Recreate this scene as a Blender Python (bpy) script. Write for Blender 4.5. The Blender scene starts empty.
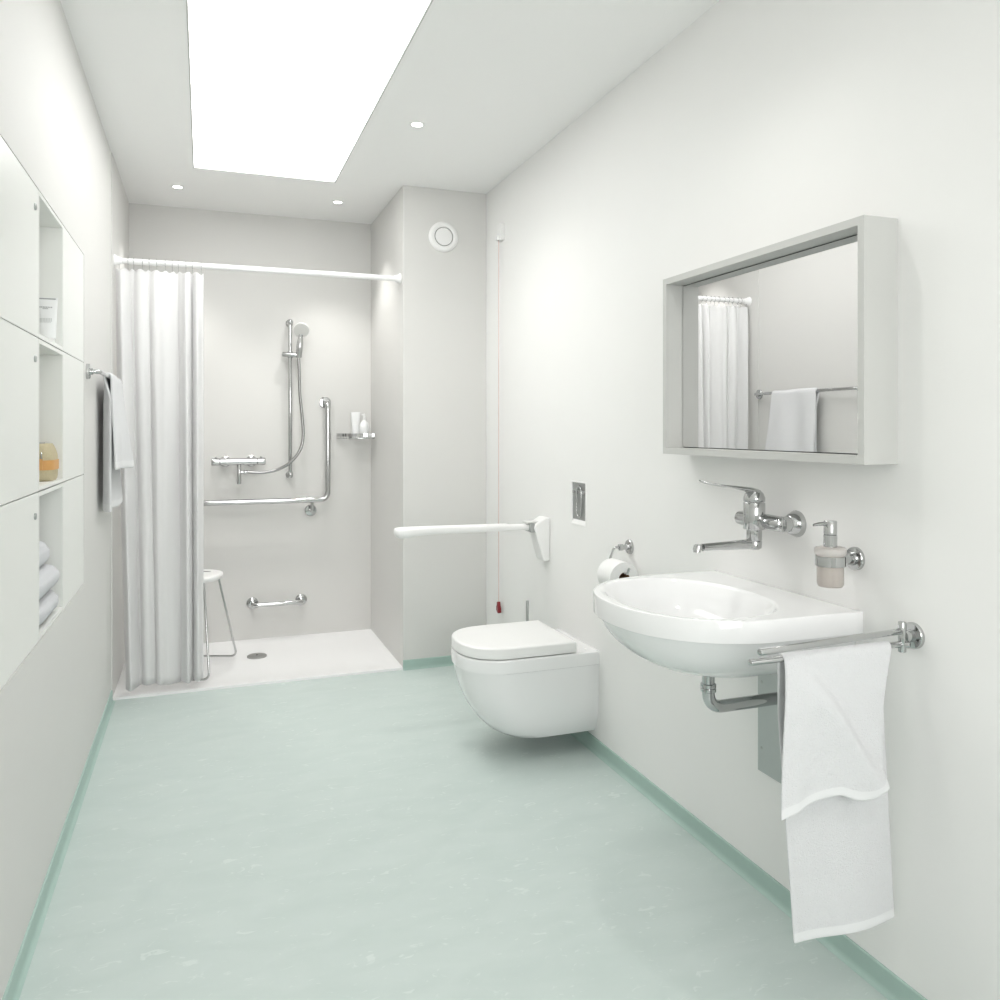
import bpy, bmesh, math, random
from mathutils import Vector, Matrix, noise
random.seed(7)
S = bpy.context.scene
COL = S.collection
PI = math.pi
V = Vector

# ------------------------------------------------------------------ materials
def nodes(name):
    m = bpy.data.materials.new(name); m.use_nodes = True
    nt = m.node_tree; b = nt.nodes['Principled BSDF']
    return m, nt, b

def mat(name, col, rough=0.5, metal=0.0, coat=0.0, bump=0.0, bscale=200.0, bdist=0.001, spec=0.5, mottle=0.0, mscale=8.0, emit=None, sheen=0.0, sss=0.0, trans=0.0):
    m, nt, b = nodes(name)
    b.inputs['Base Color'].default_value = (*col, 1)
    b.inputs['Roughness'].default_value = rough
    b.inputs['Metallic'].default_value = metal
    b.inputs['Coat Weight'].default_value = coat
    b.inputs['Coat Roughness'].default_value = 0.05
    b.inputs['Specular IOR Level'].default_value = spec
    b.inputs['Sheen Weight'].default_value = sheen
    b.inputs['Transmission Weight'].default_value = trans
    if sss:
        b.inputs['Subsurface Weight'].default_value = sss
        b.inputs['Subsurface Scale'].default_value = 0.01
    tc = nt.nodes.new('ShaderNodeTexCoord')
    n = nt.nodes.new('ShaderNodeTexNoise'); n.inputs['Scale'].default_value = mscale
    n.inputs['Detail'].default_value = 4
    nt.links.new(tc.outputs['Object'], n.inputs['Vector'])
    r = nt.nodes.new('ShaderNodeMix'); r.data_type = 'RGBA'
    k = mottle
    r.inputs['A'].default_value = (*[c * (1 - k) for c in col], 1)
    r.inputs['B'].default_value = (*[min(1, c * (1 + k)) for c in col], 1)
    nt.links.new(n.outputs['Fac'], r.inputs['Factor'])
    nt.links.new(r.outputs['Result'], b.inputs['Base Color'])
    if bump:
        n2 = nt.nodes.new('ShaderNodeTexNoise'); n2.inputs['Scale'].default_value = bscale
        n2.inputs['Detail'].default_value = 3
        nt.links.new(tc.outputs['Object'], n2.inputs['Vector'])
        bp = nt.nodes.new('ShaderNodeBump'); bp.inputs['Strength'].default_value = bump
        bp.inputs['Distance'].default_value = bdist
        nt.links.new(n2.outputs['Fac'], bp.inputs['Height'])
        nt.links.new(bp.outputs['Normal'], b.inputs['Normal'])
    if emit:
        b.inputs['Emission Color'].default_value = (*emit[0], 1)
        b.inputs['Emission Strength'].default_value = emit[1]
    return m

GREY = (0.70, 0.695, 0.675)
M = {}
M['paint_white'] = mat('white wall paint', (0.87, 0.87, 0.855), 0.6, bump=0.05, bscale=350, mottle=0.006)
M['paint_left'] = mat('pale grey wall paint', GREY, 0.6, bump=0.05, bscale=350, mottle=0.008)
M['paint_grey'] = mat('light grey wall panel', GREY, 0.42, bump=0.04, bscale=60, mottle=0.012, mscale=3)
M['ceiling'] = mat('ceiling paint', (0.95, 0.95, 0.94), 0.8, mottle=0.004)
M['base'] = mat('mint vinyl skirting', (0.40, 0.54, 0.49), 0.4, mottle=0.03, mscale=30)
M['cab'] = mat('white lacquered board', (0.84, 0.85, 0.82), 0.35, mottle=0.003)
M['gap'] = mat('shadow gap', (0.30, 0.30, 0.28), 0.8)
M['chrome'] = mat('polished chrome', (0.54, 0.545, 0.545), 0.08, metal=1.0, mottle=0.0)
M['steel'] = mat('brushed steel', (0.46, 0.475, 0.47), 0.32, metal=1.0, mottle=0.02, mscale=40)
M['drain'] = mat('dull steel drain', (0.42, 0.42, 0.41), 0.4, metal=1.0)
M['darkslot'] = mat('dark slot', (0.05, 0.05, 0.05), 0.6)
M['ceramic'] = mat('glazed white ceramic', (0.88, 0.885, 0.885), 0.12, coat=0.6)
M['plastic'] = mat('white moulded plastic', (0.88, 0.88, 0.87), 0.3)
M['offplastic'] = mat('soft grey white plastic', (0.72, 0.72, 0.70), 0.4)
M['tray'] = mat('white acrylic tray', (0.90, 0.90, 0.90), 0.3)
M['rodw'] = mat('white rod enamel', (0.90, 0.90, 0.90), 0.3)
M['frame'] = mat('pale grey frame laminate', (0.56, 0.565, 0.545), 0.45, mottle=0.01)
M['mirror'] = mat('silvered mirror', (0.80, 0.80, 0.80), 0.01, metal=1.0)
M['mirrordark'] = mat('mirror edge', (0.06, 0.07, 0.06), 0.4)
M['terry'] = mat('white terry cloth', (0.76, 0.765, 0.775), 0.95, bump=0.9, bscale=420, bdist=0.003, spec=0.1, mottle=0.03, mscale=300)
M['terrygrey'] = mat('greyish terry cloth', (0.66, 0.67, 0.69), 0.95, bump=0.9, bscale=380, bdist=0.003, spec=0.1, mottle=0.05, mscale=200)
M['hem'] = mat('woven towel hem', (0.80, 0.805, 0.81), 0.8, bump=0.4, bscale=700, bdist=0.001, spec=0.2)
M['tube'] = mat('white squeeze tube', (0.86, 0.87, 0.87), 0.35)
M['ink'] = mat('grey print', (0.36, 0.37, 0.37), 0.5)
M['inkpale'] = mat('pale grey print', (0.62, 0.64, 0.63), 0.5)
M['canvas'] = mat('khaki canvas', (0.50, 0.44, 0.29), 0.9, bump=0.7, bscale=500, bdist=0.001, mottle=0.15, mscale=250)
M['leather'] = mat('tan leather', (0.62, 0.33, 0.11), 0.5, mottle=0.08, mscale=60)
M['paper'] = mat('soft white tissue', (0.86, 0.86, 0.85), 0.95, bump=0.2, bscale=300)
M['card'] = mat('brown cardboard', (0.20, 0.10, 0.04), 0.8)
M['red'] = mat('dark red plastic', (0.24, 0.02, 0.025), 0.35)
M['cordm'] = mat('pale pink cord', (0.72, 0.55, 0.51), 0.6)
M['lens'] = mat('lit lamp lens', (1, 1, 1), 0.5, emit=((1.0, 0.98, 0.95), 12))
M['sky'] = mat('bright skylight diffuser', (1, 1, 1), 0.5, emit=((1.0, 0.995, 0.985), 4.0))
M['soap'] = mat('frosted glass', (0.90, 0.87, 0.84), 0.35, trans=0.7)
M['soapliq'] = mat('peach soap behind glass', (0.87, 0.78, 0.71), 0.4)
M['hose'] = mat('metal hose', (0.40, 0.40, 0.40), 0.25, metal=1.0, bump=0.0)

# curtain: translucent fabric
m, nt, b = nodes('white curtain fabric')
b.inputs['Base Color'].default_value = (0.93, 0.93, 0.93, 1); b.inputs['Roughness'].default_value = 0.7
tr = nt.nodes.new('ShaderNodeBsdfTranslucent'); tr.inputs['Color'].default_value = (0.92, 0.92, 0.92, 1)
mx = nt.nodes.new('ShaderNodeMixShader'); mx.inputs['Fac'].default_value = 0.40
tc = nt.nodes.new('ShaderNodeTexCoord'); nn = nt.nodes.new('ShaderNodeTexNoise'); nn.inputs['Scale'].default_value = 900
bp = nt.nodes.new('ShaderNodeBump'); bp.inputs['Strength'].default_value = 0.1; bp.inputs['Distance'].default_value = 0.001
nt.links.new(tc.outputs['Object'], nn.inputs['Vector']); nt.links.new(nn.outputs['Fac'], bp.inputs['Height'])
nt.links.new(bp.outputs['Normal'], b.inputs['Normal'])
nt.links.new(b.outputs[0], mx.inputs[1]); nt.links.new(tr.outputs[0], mx.inputs[2])
nt.links.new(mx.outputs[0], nt.nodes['Material Output'].inputs['Surface'])
M['curtain'] = m

# floor: mint linoleum with fine directional flecks
m, nt, b = nodes('mint flecked linoleum')
tc = nt.nodes.new('ShaderNodeTexCoord')
def nz(scale, detail, sx=1, sy=1, dist=0.0):
    mp = nt.nodes.new('ShaderNodeMapping'); mp.inputs['Scale'].default_value = (sx, sy, 1)
    nt.links.new(tc.outputs['Object'], mp.inputs['Vector'])
    n = nt.nodes.new('ShaderNodeTexNoise'); n.inputs['Scale'].default_value = scale; n.inputs['Detail'].default_value = detail
    n.inputs['Distortion'].default_value = dist
    nt.links.new(mp.outputs[0], n.inputs['Vector']); return n
def ramp(n, p0, p1, c0, c1):
    r = nt.nodes.new('ShaderNodeValToRGB')
    r.color_ramp.elements[0].position = p0; r.color_ramp.elements[1].position = p1
    r.color_ramp.elements[0].color = c0; r.color_ramp.elements[1].color = c1
    nt.links.new(n.outputs['Fac'], r.inputs['Fac']); return r
n1 = nz(5, 8, 1, 2.2, 0.6); n2 = nz(20, 6, 1, 1.8, 1.5)
r1 = ramp(n1, 0.35, 0.7, (0.535, 0.615, 0.588, 1), (0.570, 0.645, 0.620, 1))
r2 = ramp(n2, 0.62, 0.70, (0, 0, 0, 1), (1, 1, 1, 1))
mm = nt.nodes.new('ShaderNodeMix'); mm.data_type = 'RGBA'
mu = nt.nodes.new('ShaderNodeMath'); mu.operation = 'MULTIPLY'; mu.inputs[1].default_value = 0.5
nt.links.new(r2.outputs['Color'], mu.inputs[0]); nt.links.new(mu.outputs[0], mm.inputs['Factor'])
nt.links.new(r1.outputs['Color'], mm.inputs['A']); mm.inputs['B'].default_value = (0.70, 0.765, 0.74, 1)
nt.links.new(mm.outputs['Result'], b.inputs['Base Color'])
b.inputs['Roughness'].default_value = 0.42
M['floor'] = m

# thin window glass
m, nt, b = nodes('thin window glass')
tp = nt.nodes.new('ShaderNodeBsdfTransparent'); gl = nt.nodes.new('ShaderNodeBsdfGlossy'); gl.inputs['Roughness'].default_value = 0.02
mx = nt.nodes.new('ShaderNodeMixShader'); mx.inputs['Fac'].default_value = 0.06
nt.links.new(tp.outputs[0], mx.inputs[1]); nt.links.new(gl.outputs[0], mx.inputs[2])
nt.links.new(mx.outputs[0], nt.nodes['Material Output'].inputs['Surface'])
M['glass'] = m

# ------------------------------------------------------------------ helpers
def obj(name, bm, mt, parent=None, smooth=40, bevel=0.0, seg=2, sub=0, solid=0.0):
    me = bpy.data.meshes.new(name)
    bmesh.ops.recalc_face_normals(bm, faces=bm.faces[:]) if not solid else None
    bm.to_mesh(me); bm.free()
    o = bpy.data.objects.new(name, me); COL.objects.link(o)
    mts = mt if isinstance(mt, (list, tuple)) else [mt]
    for x in mts: me.materials.append(M[x])
    if smooth:
        me.shade_smooth()
        me.set_sharp_from_angle(angle=math.radians(smooth))
    if solid:
        md = o.modifiers.new('thickness', 'SOLIDIFY'); md.thickness = solid; md.offset = 0
    if sub:
        md = o.modifiers.new('smooth', 'SUBSURF'); md.levels = sub; md.render_levels = sub
    if bevel:
        md = o.modifiers.new('bevel', 'BEVEL'); md.width = bevel; md.segments = seg; md.limit_method = 'ANGLE'
        md.angle_limit = math.radians(40)
    if parent:
        o.parent = parent
        w = V((0, 0, 0)); p = parent
        while p: w += p.location; p = p.parent
        o.location = -w if not parent.get('_local') else V((0, 0, 0))
    return o

def thing(name, label, cat, loc, group=None, local=False):
    o = bpy.data.objects.new(name, None); COL.objects.link(o); o.location = loc
    o.empty_display_size = 0.05
    o['label'] = label; o['category'] = cat
    if group: o['group'] = group
    if local: o['_local'] = 1
    return o
def tag(o, label, cat, group=None):
    o['label'] = label; o['category'] = cat
    if group: o['group'] = group
    return o
def struct(name, bm, mt, parent=None, **k):
    o = obj(name, bm, mt, parent, **k)
    if not parent: o['kind'] = 'structure'
    return o
def B(): return bmesh.new()

def box(bm, a, b, mi=0):
    x0, x1 = sorted((a[0], b[0])); y0, y1 = sorted((a[1], b[1])); z0, z1 = sorted((a[2], b[2]))
    v = [bm.verts.new(p) for p in ((x0,y0,z0),(x1,y0,z0),(x1,y1,z0),(x0,y1,z0),(x0,y0,z1),(x1,y0,z1),(x1,y1,z1),(x0,y1,z1))]
    for f in ((3,2,1,0),(4,5,6,7),(0,1,5,4),(1,2,6,5),(2,3,7,6),(3,0,4,7)):
        bm.faces.new([v[i] for i in f]).material_index = mi
    return v

def frame_of(d):
    d = V(d).normalized()
    u = d.orthogonal().normalized() if abs(d.z) < 0.9 else V((1, 0, 0))
    if abs(d.z) < 0.9: u = V((0, 0, 1)).cross(d).normalized()
    w = d.cross(u).normalized()
    return d, u, w

def rings_to(bm, rings, cap0=True, cap1=True, close=True, mi=0):
    vs = [[bm.verts.new(p) for p in r] for r in rings]
    n = len(vs[0])
    for a, b in zip(vs, vs[1:]):
        for i in range(n if close else n - 1):
            j = (i + 1) % n
            bm.faces.new((a[i], a[j], b[j], b[i])).material_index = mi
    if cap0: bm.faces.new(vs[0][::-1]).material_index = mi
    if cap1: bm.faces.new(vs[-1]).material_index = mi
    return vs

def lathe(bm, o, d, prof, n=32, mi=0):
    """prof = [(distance along d, radius)]"""
    d, u, w = frame_of(d); o = V(o)
    R = []
    for t, r in prof:
        R.append([o + d * t + (u * math.cos(2*PI*i/n) + w * math.sin(2*PI*i/n)) * max(r, 1e-5) for i in range(n)])
    return rings_to(bm, R, mi=mi)

def cyl(bm, a, b, r, n=24, ch=0.0, mi=0):
    a, b = V(a), V(b); L = (b - a).length
    if ch: p = [(0, r - ch), (ch * .3, r - ch * .3), (ch, r), (L - ch, r), (L - ch * .3, r - ch * .3), (L, r - ch)]
    else: p = [(0, r), (L, r)]
    lathe(bm, a, b - a, p, n, mi)

def fillet(pts, r, n=8):
    """round the inner corners of a polyline"""
    pts = [V(p) for p in pts]; out = [pts[0]]
    for i in range(1, len(pts) - 1):
        a, b, c = pts[i-1], pts[i], pts[i+1]
        u = (a - b); w = (c - b); rr = min(r, u.length * .49, w.length * .49)
        p0 = b + u.normalized() * rr; p1 = b + w.normalized() * rr
        for k in range(n + 1):
            t = k / n
            out.append(p0 * (1-t)**2 + b * 2*t*(1-t) + p1 * t*t)
    out.append(pts[-1]); return out
def spline(pts, n=10):
    pts = [V(p) for p in pts]; P = [pts[0]*2 - pts[1]] + pts + [pts[-1]*2 - pts[-2]]; out = []
    for i in range(1, len(P) - 2):
        for k in range(n):
            t = k / n
            out.append(0.5 * ((2*P[i]) + (P[i+1]-P[i-1])*t + (2*P[i-1]-5*P[i]+4*P[i+1]-P[i+2])*t*t + (3*P[i]-P[i-1]-3*P[i+1]+P[i+2])*t**3))
    out.append(pts[-1]); return out

def tube(bm, path, r, n=16, mi=0, rf=None, flat=None):
    path = [V(p) for p in path]; R = []; u = None
    for i, p in enumerate(path):
        d = (path[min(i+1, len(path)-1)] - path[max(i-1, 0)]).normalized()
        if u is None: _, u, w = frame_of(d)
        u = (u - d * u.dot(d)).normalized(); w = d.cross(u)
        rr = rf(i / (len(path) - 1)) if rf else r
        fa = flat or 1.0
        R.append([p + (u * math.cos(2*PI*k/n) + w * fa * math.sin(2*PI*k/n)) * rr for k in range(n)])
    rings_to(bm, R, mi=mi)

def rounded_prism(bm, pts, axis, t0, t1, mi=0):
    """extrude a 2-D outline along axis (0,1,2) from t0 to t1"""
    def P(p, t):
        q = [0, 0, 0]; k = [i for i in range(3) if i != axis]
        q[k[0]] = p[0]; q[k[1]] = p[1]; q[axis] = t; return V(q)
    rings_to(bm, [[P(p, t0) for p in pts], [P(p, t1) for p in pts]], mi=mi)

def sphere(bm, c, r, sz=(1,1,1), n=24):
    res = bmesh.ops.create_uvsphere(bm, u_segments=n, v_segments=n//2, radius=r)
    for v in res['verts']: v.co = V((v.co.x*sz[0], v.co.y*sz[1], v.co.z*sz[2])) + V(c)

# ------------------------------------------------------------------ room shell
XL, XR, YB, YS, ZC, XC, YN = -0.413, 1.478, 5.14, 4.252, 2.606, 1.004, -1.3
T = 0.25
CZ0, CZ1, CY0, CY1 = 0.730, 1.936, 1.503, 3.305     # the recess for the built-in cabinets
bm = B(); box(bm, (XL - T, YN - .02, -0.1), (XR + T, YB + T, 0)); struct('floor', bm, 'floor')
bm = B()
box(bm, (XL - T, YN, 0), (XL, YB, CZ0)); box(bm, (XL - T, YN, CZ1), (XL, YB, ZC))
box(bm, (XL - T, YN, CZ0), (XL, CY0, CZ1)); box(bm, (XL - T, CY1, CZ0), (XL, YB, CZ1)); box(bm, (XL - T, CY0, CZ0), (XL - T + .03, CY1, CZ1))
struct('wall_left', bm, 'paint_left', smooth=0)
# flush plate niche: hole in the right wall
FY0, FY1, FZ0, FZ1 = 2.998, 3.140, 0.892, 1.076
bm = B()
box(bm, (XR, YN, 0), (XR + T, YB, FZ0)); box(bm, (XR, YN, FZ1), (XR + T, YB, ZC))
box(bm, (XR, YN, FZ0), (XR + T, FY0, FZ1)); box(bm, (XR, FY1, FZ0), (XR + T, YB, FZ1))
struct('wall_right', bm, 'paint_white', smooth=0)
bm = B(); box(bm, (XL - T, YB, -0.1), (XR + T, YB + T, ZC)); struct('wall_far', bm, 'paint_grey', smooth=0)
bm = B(); box(bm, (XC, YS, 0), (XR, YB, ZC)); struct('wall_partition', bm, 'paint_grey', smooth=0, bevel=0.002)
bm = B(); box(bm, (XL, 4.228, 0.0), (XL + .004, YB, ZC)); struct('wall_shower', bm, 'paint_grey', smooth=0)
# near wall behind the camera, with an unseen window added to let fill light in
WX0, WX1, WZ0, WZ1 = -0.05, 1.15, 0.95, 2.25
bm = B()
box(bm, (XL - T, YN - T, 0), (XR + T, YN, WZ0)); box(bm, (XL - T, YN - T, WZ1), (XR + T, YN, ZC))
box(bm, (XL - T, YN - T, WZ0), (WX0, YN, WZ1)); box(bm, (WX1, YN - T, WZ0), (XR + T, YN, WZ1))
struct('wall_near', bm, 'paint_white', smooth=0)
bm = B()
fy0, fy1, fw = YN - .14, YN - .08, .05
box(bm, (WX0, fy0, WZ0), (WX1, fy1, WZ0 + fw)); box(bm, (WX0, fy0, WZ1 - fw), (WX1, fy1, WZ1))
box(bm, (WX0, fy0, WZ0 + fw), (WX0 + fw, fy1, WZ1 - fw)); box(bm, (WX1 - fw, fy0, WZ0 + fw), (WX1, fy1, WZ1 - fw))
wf = struct('fill_window', bm, 'plastic')
bm = B(); box(bm, (WX0 + fw, YN - .115, WZ0 + fw), (WX1 - fw, YN - .109, WZ1 - fw)); obj('pane', bm, 'glass', wf)
# ceiling with the skylight opening
SX0, SX1, SY0, SY1 = -0.052, 0.657, 2.35, 4.335
bm = B()
box(bm, (XL - T, YN - T, ZC), (SX0, YB + T, ZC + .2)); box(bm, (SX1, YN - T, ZC), (XR + T, YB + T, ZC + .2))
box(bm, (SX0, YN - T, ZC), (SX1, SY0, ZC + .2)); box(bm, (SX0, SY1, ZC), (SX1, YB + T, ZC + .2))
struct('ceiling', bm, 'ceiling', smooth=0)
bm = B()
e = .006
box(bm, (SX0, SY0, ZC - .001), (SX0 + e, SY1, ZC + .03)); box(bm, (SX1 - e, SY0, ZC - .001), (SX1, SY1, ZC + .03))
box(bm, (SX0 + e, SY0, ZC - .001), (SX1 - e, SY0 + e, ZC + .03)); box(bm, (SX0 + e, SY1 - e, ZC - .001), (SX1 - e, SY1, ZC + .03))
w1 = struct('window_1', bm, 'frame')
bm = B(); box(bm, (SX0 + e, SY0 + e, ZC + .005), (SX1 - e, SY1 - e, ZC + .02)); obj('pane', bm, 'sky', w1)
# coved vinyl skirting
def skirt(name, a, b, nrm, h=.056, t=.006):
    """a,b ends on the wall line, nrm = direction into the room"""
    a, b, nrm = V(a), V(b), V(nrm); bm = B()
    prof = [(0, h), (t*.6, h), (t, h - .003), (t, .016)] + [(t + .010*(1 - math.cos(k*PI/12)), .016 - .014*math.sin(k*PI/12)) for k in range(1, 7)] + [(t + .012, .0005), (0, .0005)]
    rings_to(bm, [[p + nrm * q[0] + V((0, 0, q[1])) for q in prof] for p in (a, b)])
    struct(name, bm, 'base', smooth=30)
skirt('baseboard_left', (XL, YN, 0), (XL, 4.228, 0), (1, 0, 0))
skirt('baseboard_right', (XR, YN, 0), (XR, YS, 0), (-1, 0, 0))
skirt('baseboard_partition', (XC, YS, 0), (XR - .02, YS, 0), (0, -1, 0), h=.052)
skirt('baseboard_near', (XL + .02, YN, 0), (XR - .02, YN, 0), (0, 1, 0))

# ------------------------------------------------------------------ shower tray
t = thing('shower_tray', 'flat white shower tray set level with the mint floor', 'shower tray', (0.29, 4.71, 0))
bm = B()
x0, x1, y0, y1, zt = XL + .004, XC, YS, YB, .012
def rr_outline(x0, x1, y0, y1, r, n=6):
    P = []
    for cx, cy, a0 in ((x1-r, y1-r, 0), (x0+r, y1-r, PI/2), (x0+r, y0+r, PI), (x1-r, y0+r, 3*PI/2)):
        for k in range(n + 1):
            a = a0 + PI/2*k/n; P.append((cx + r*math.cos(a), cy + r*math.sin(a)))
    return P
R = []
for ins, z, r in ((0, 0.0, .002), (0, zt, .002), (.035, zt, .01), (.055, zt - .006, .03), (.30, zt - .008, .1)):
    R.append([V((p[0], p[1], z)) for p in rr_outline(x0 + ins, x1 - ins, y0 + ins, y1 - ins, r)])
rings_to(bm, R); obj('basin_floor', bm, 'tray', t, smooth=60)
bm = B(); lathe(bm, (.282, 4.772, .0035), (0, 0, 1), [(0, .054), (.006, .054), (.0085, .050), (.0095, .02), (.0095, .0)], 40)
dc = obj('drain_cover', bm, 'drain', t); dc['label'] = 'round dull steel drain cover'
bm = B(); lathe(bm, (.282, 4.772, .0125), (0, 0, 1), [(0, .006), (.002, .005), (.002, 0)], 16); obj('screw', bm, 'darkslot', dc)

# ------------------------------------------------------------------ downlights
def downlight(x, y, label, group, watt, proto=None, cone=125, blend=.7, r=.022):
    if proto is None:
        t = thing('downlight', label, 'ceiling light', (x, y, ZC), group)
        bm = B(); lathe(bm, (x, y, ZC), (0, 0, -1), [(0, .036), (.002, .036), (.003, .030), (.003, r + .001), (.0, r + .001)], 32); obj('trim_ring', bm, 'plastic', t)
        bm = B(); lathe(bm, (x, y, ZC - .0005), (0, 0, -1), [(0, r), (.0015, r), (.002, r*.8), (.002, 0)], 32); obj('lens', bm, 'lens', t)
    else:
        t = proto.copy(); COL.objects.link(t); t.location = (x, y, ZC); t['label'] = label; t['group'] = group
        for ch in proto.children:
            if ch.type != 'MESH': continue
            c = ch.copy(); COL.objects.link(c); c.parent = t
    L = bpy.data.lights.new('lamp_beam', 'SPOT'); L.energy = watt; L.spot_size = math.radians(cone); L.spot_blend = blend
    L.shadow_soft_size = .03; L.color = (1.0, .98, .95)
    lo = bpy.data.objects.new('lamp_beam', L); COL.objects.link(lo); lo.location = (x, y, ZC - .012)
    return t
d0 = downlight(-.134, 4.70, 'left small lit downlight in the ceiling above the shower curtain', 'ceiling downlights', 22, cone=88, blend=.6)
downlight(.725, 4.70, 'right small lit downlight in the ceiling above the open shower', 'ceiling downlights', 22, d0, cone=88, blend=.6)
for x, y in ((.86, 3.38), (.88, 1.75), (.88, .1)):
    downlight(x, y, 'small lit downlight in the ceiling between the skylight and the right wall' if y > 3 else 'small round downlight in the ceiling towards the entrance, out of the photo', 'ceiling downlights' if y > 3 else 'near ceiling downlights', 15, d0, cone=130, blend=1.0)

# ------------------------------------------------------------------ built-in cabinets
CD = .20
rows = [(1.542, 1.934, 'upper'), (1.132, 1.538, 'middle'), (0.732, 1.128, 'lower')]
colsY = [(1.505, 1.968), (1.973, 2.439), (2.4415, 2.8445), (2.847, 3.303)]
def cab_closed(y0, y1, z0, z1, label, lock):
    t = thing('wall_cabinet', label, 'cabinet', (XL - CD/2, (y0+y1)/2, z0), 'built-in white cabinets')
    bm = B(); box(bm, (XL - CD, y0 + .002, z0 + .001), (XL - .024, y1 - .002, z1 - .001)); obj('body', bm, 'cab', t, bevel=.001)
    bm = B(); box(bm, (XL - .022, y0, z0 - .0008), (XL - .001, y1, z1 + .0008)); d = obj('door', bm, 'cab', t, bevel=.0012)
    if lock:
        bm = B(); lathe(bm, (XL - .003, y1 - .050, z1 - .058), (1, 0, 0), [(0, .009), (.005, .009), (.0065, .0075), (.0065, 0)], 20)
        k = obj('lock', bm, 'steel', d)
        bm = B(); box(bm, (XL + .0034, y1 - .0515, z1 - .064), (XL + .004, y1 - .0485, z1 - .052)); obj('key_slot', bm, 'darkslot', t) if False else bm.free()
def cab_open(y0, y1, z0, z1, label):
    t = thing('open_shelf_unit', label, 'shelf', (XL - CD/2, (y0+y1)/2, z0), 'open shelf units between the cabinet doors')
    th = .011; bm = B(); X0, X1 = XL - CD, XL - .001
    box(bm, (X0, y0, z0), (X1, y1, z0 + th)); box(bm, (X0, y0, z1 - th), (X1, y1, z1))
    box(bm, (X0, y0, z0 + th), (X1, y0 + .011, z1 - th)); box(bm, (X0, y1 - .011, z0 + th), (X1, y1, z1 - th))
    obj('carcass', bm, 'cab', t, smooth=0)
    bm = B(); box(bm, (X0, y0 + .011, z0 + th), (X0 + .008, y1 - .011, z1 - th)); obj('back_panel', bm, 'cab', t, smooth=0)
for z0, z1, rn in rows:
    cab_closed(colsY[1][0], colsY[1][1], z0, z1, f'{rn} white lacquered cabinet with a small lock, left of the open shelves', True)
    cab_closed(colsY[0][0], colsY[0][1], z0, z1, f'{rn} white lacquered cabinet nearest the entrance', False) if False else None
    cab_closed(colsY[3][0], colsY[3][1], z0, z1, f'{rn} white lacquered cabinet without lock, right of the open shelves', False)
sl = {'upper': 'upper open white shelf unit holding a white squeeze tube', 'middle': 'middle open white shelf unit holding a khaki toiletry bag', 'lower': 'lower open white shelf unit holding rolled towels'}
for z0, z1, rn in rows: cab_open(colsY[2][0], colsY[2][1], z0, z1, sl[rn])
# wall filler where the recess has no more cabinets
bm = B(); box(bm, (XL - T + .03, CY0, CZ0), (XL, 1.970, CZ1)); struct('trim_1', bm, 'paint_left', smooth=0)

# squeeze tube (standing cap down: crimped end on top)
def squeeze_tube(name, label, c, h, w, printed, parent_label=None, rot=0.0, group=None):
    t = thing(name, label, 'tube', c, group, local=True); t.rotation_euler.z = rot
    n = 32; R = []
    for k in range(15):
        f = k / 14; z = .018 + f * (h - .018)
        a = w * (.40 + .10 * f); bb = w * .34 * (1 - f) ** .8 + .0012
        ex = 1.0
        R.append([V((a * math.cos(2*PI*i/n), bb * math.sin(2*PI*i/n), z)) for i in range(n)])
    bm = B(); rings_to(bm, R); obj('body', bm, 'tube', t, smooth=60)
    bm = B(); cyl(bm, (0, 0, 0), (0, 0, .0178), w * .34, 28, .001); obj('cap', bm, 'plastic', t)
    bm = B(); box(bm, (-w * .5, -.0015, h - .008), (w * .5, .0015, h)); obj('crimp', bm, 'tube', t)
    if printed:
        bm = B()
        def yf(z):
            f = (z - .018) / (h - .018); return -(w * .34 * (1 - f) ** .8 + .0016)
        def bar(xa, xb, z, hh):
            q = [(xa, z), (xb, z), (xb, z + hh), (xa, z + hh)]
            k = 8
            for i in range(k):
                u0 = xa + (xb - xa) * i / k; u1 = xa + (xb - xa) * (i + .72 if printed == 2 else i + 1) / k
                P = []
                for (ux, uz) in ((u0, z), (u1, z), (u1, z + hh), (u0, z + hh)):
                    f = (uz - .018) / (h - .018); a = w * (.40 + .10 * f); bb = w * .34 * (1 - f) ** .8 + .0012
                    P.append(bm.verts.new((ux, -bb * math.sqrt(max(0, 1 - (ux / a) ** 2)) - .0006, uz)))
                bm.faces.new(P)
        bar(-w*.44, w*.40, h * .955, .004)
        printed = 2
        obj('lettering', bm, 'ink', t); bm = B()
        bar(-w*.40, w*.26, h * .775, .0034); bar(-w*.24, w*.05, h * .745, .003)
        obj('lettering', bm, 'ink', t)
        bm = B(); bar(-w*.38, w*.26, h * .53, .003); bar(-w*.38, w*.26, h * .505, .003); bar(-w*.38, w*.26, h * .48, .003); bar(-w*.38, w*.20, h * .455, .003)
        obj('small_print', bm, 'inkpale', t)
    return t
squeeze_tube('squeeze_tube', 'white squeeze tube with grey lettering standing in the upper open shelf', (-.4455, 2.775, 1.5535), .143, .054, 1)

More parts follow.
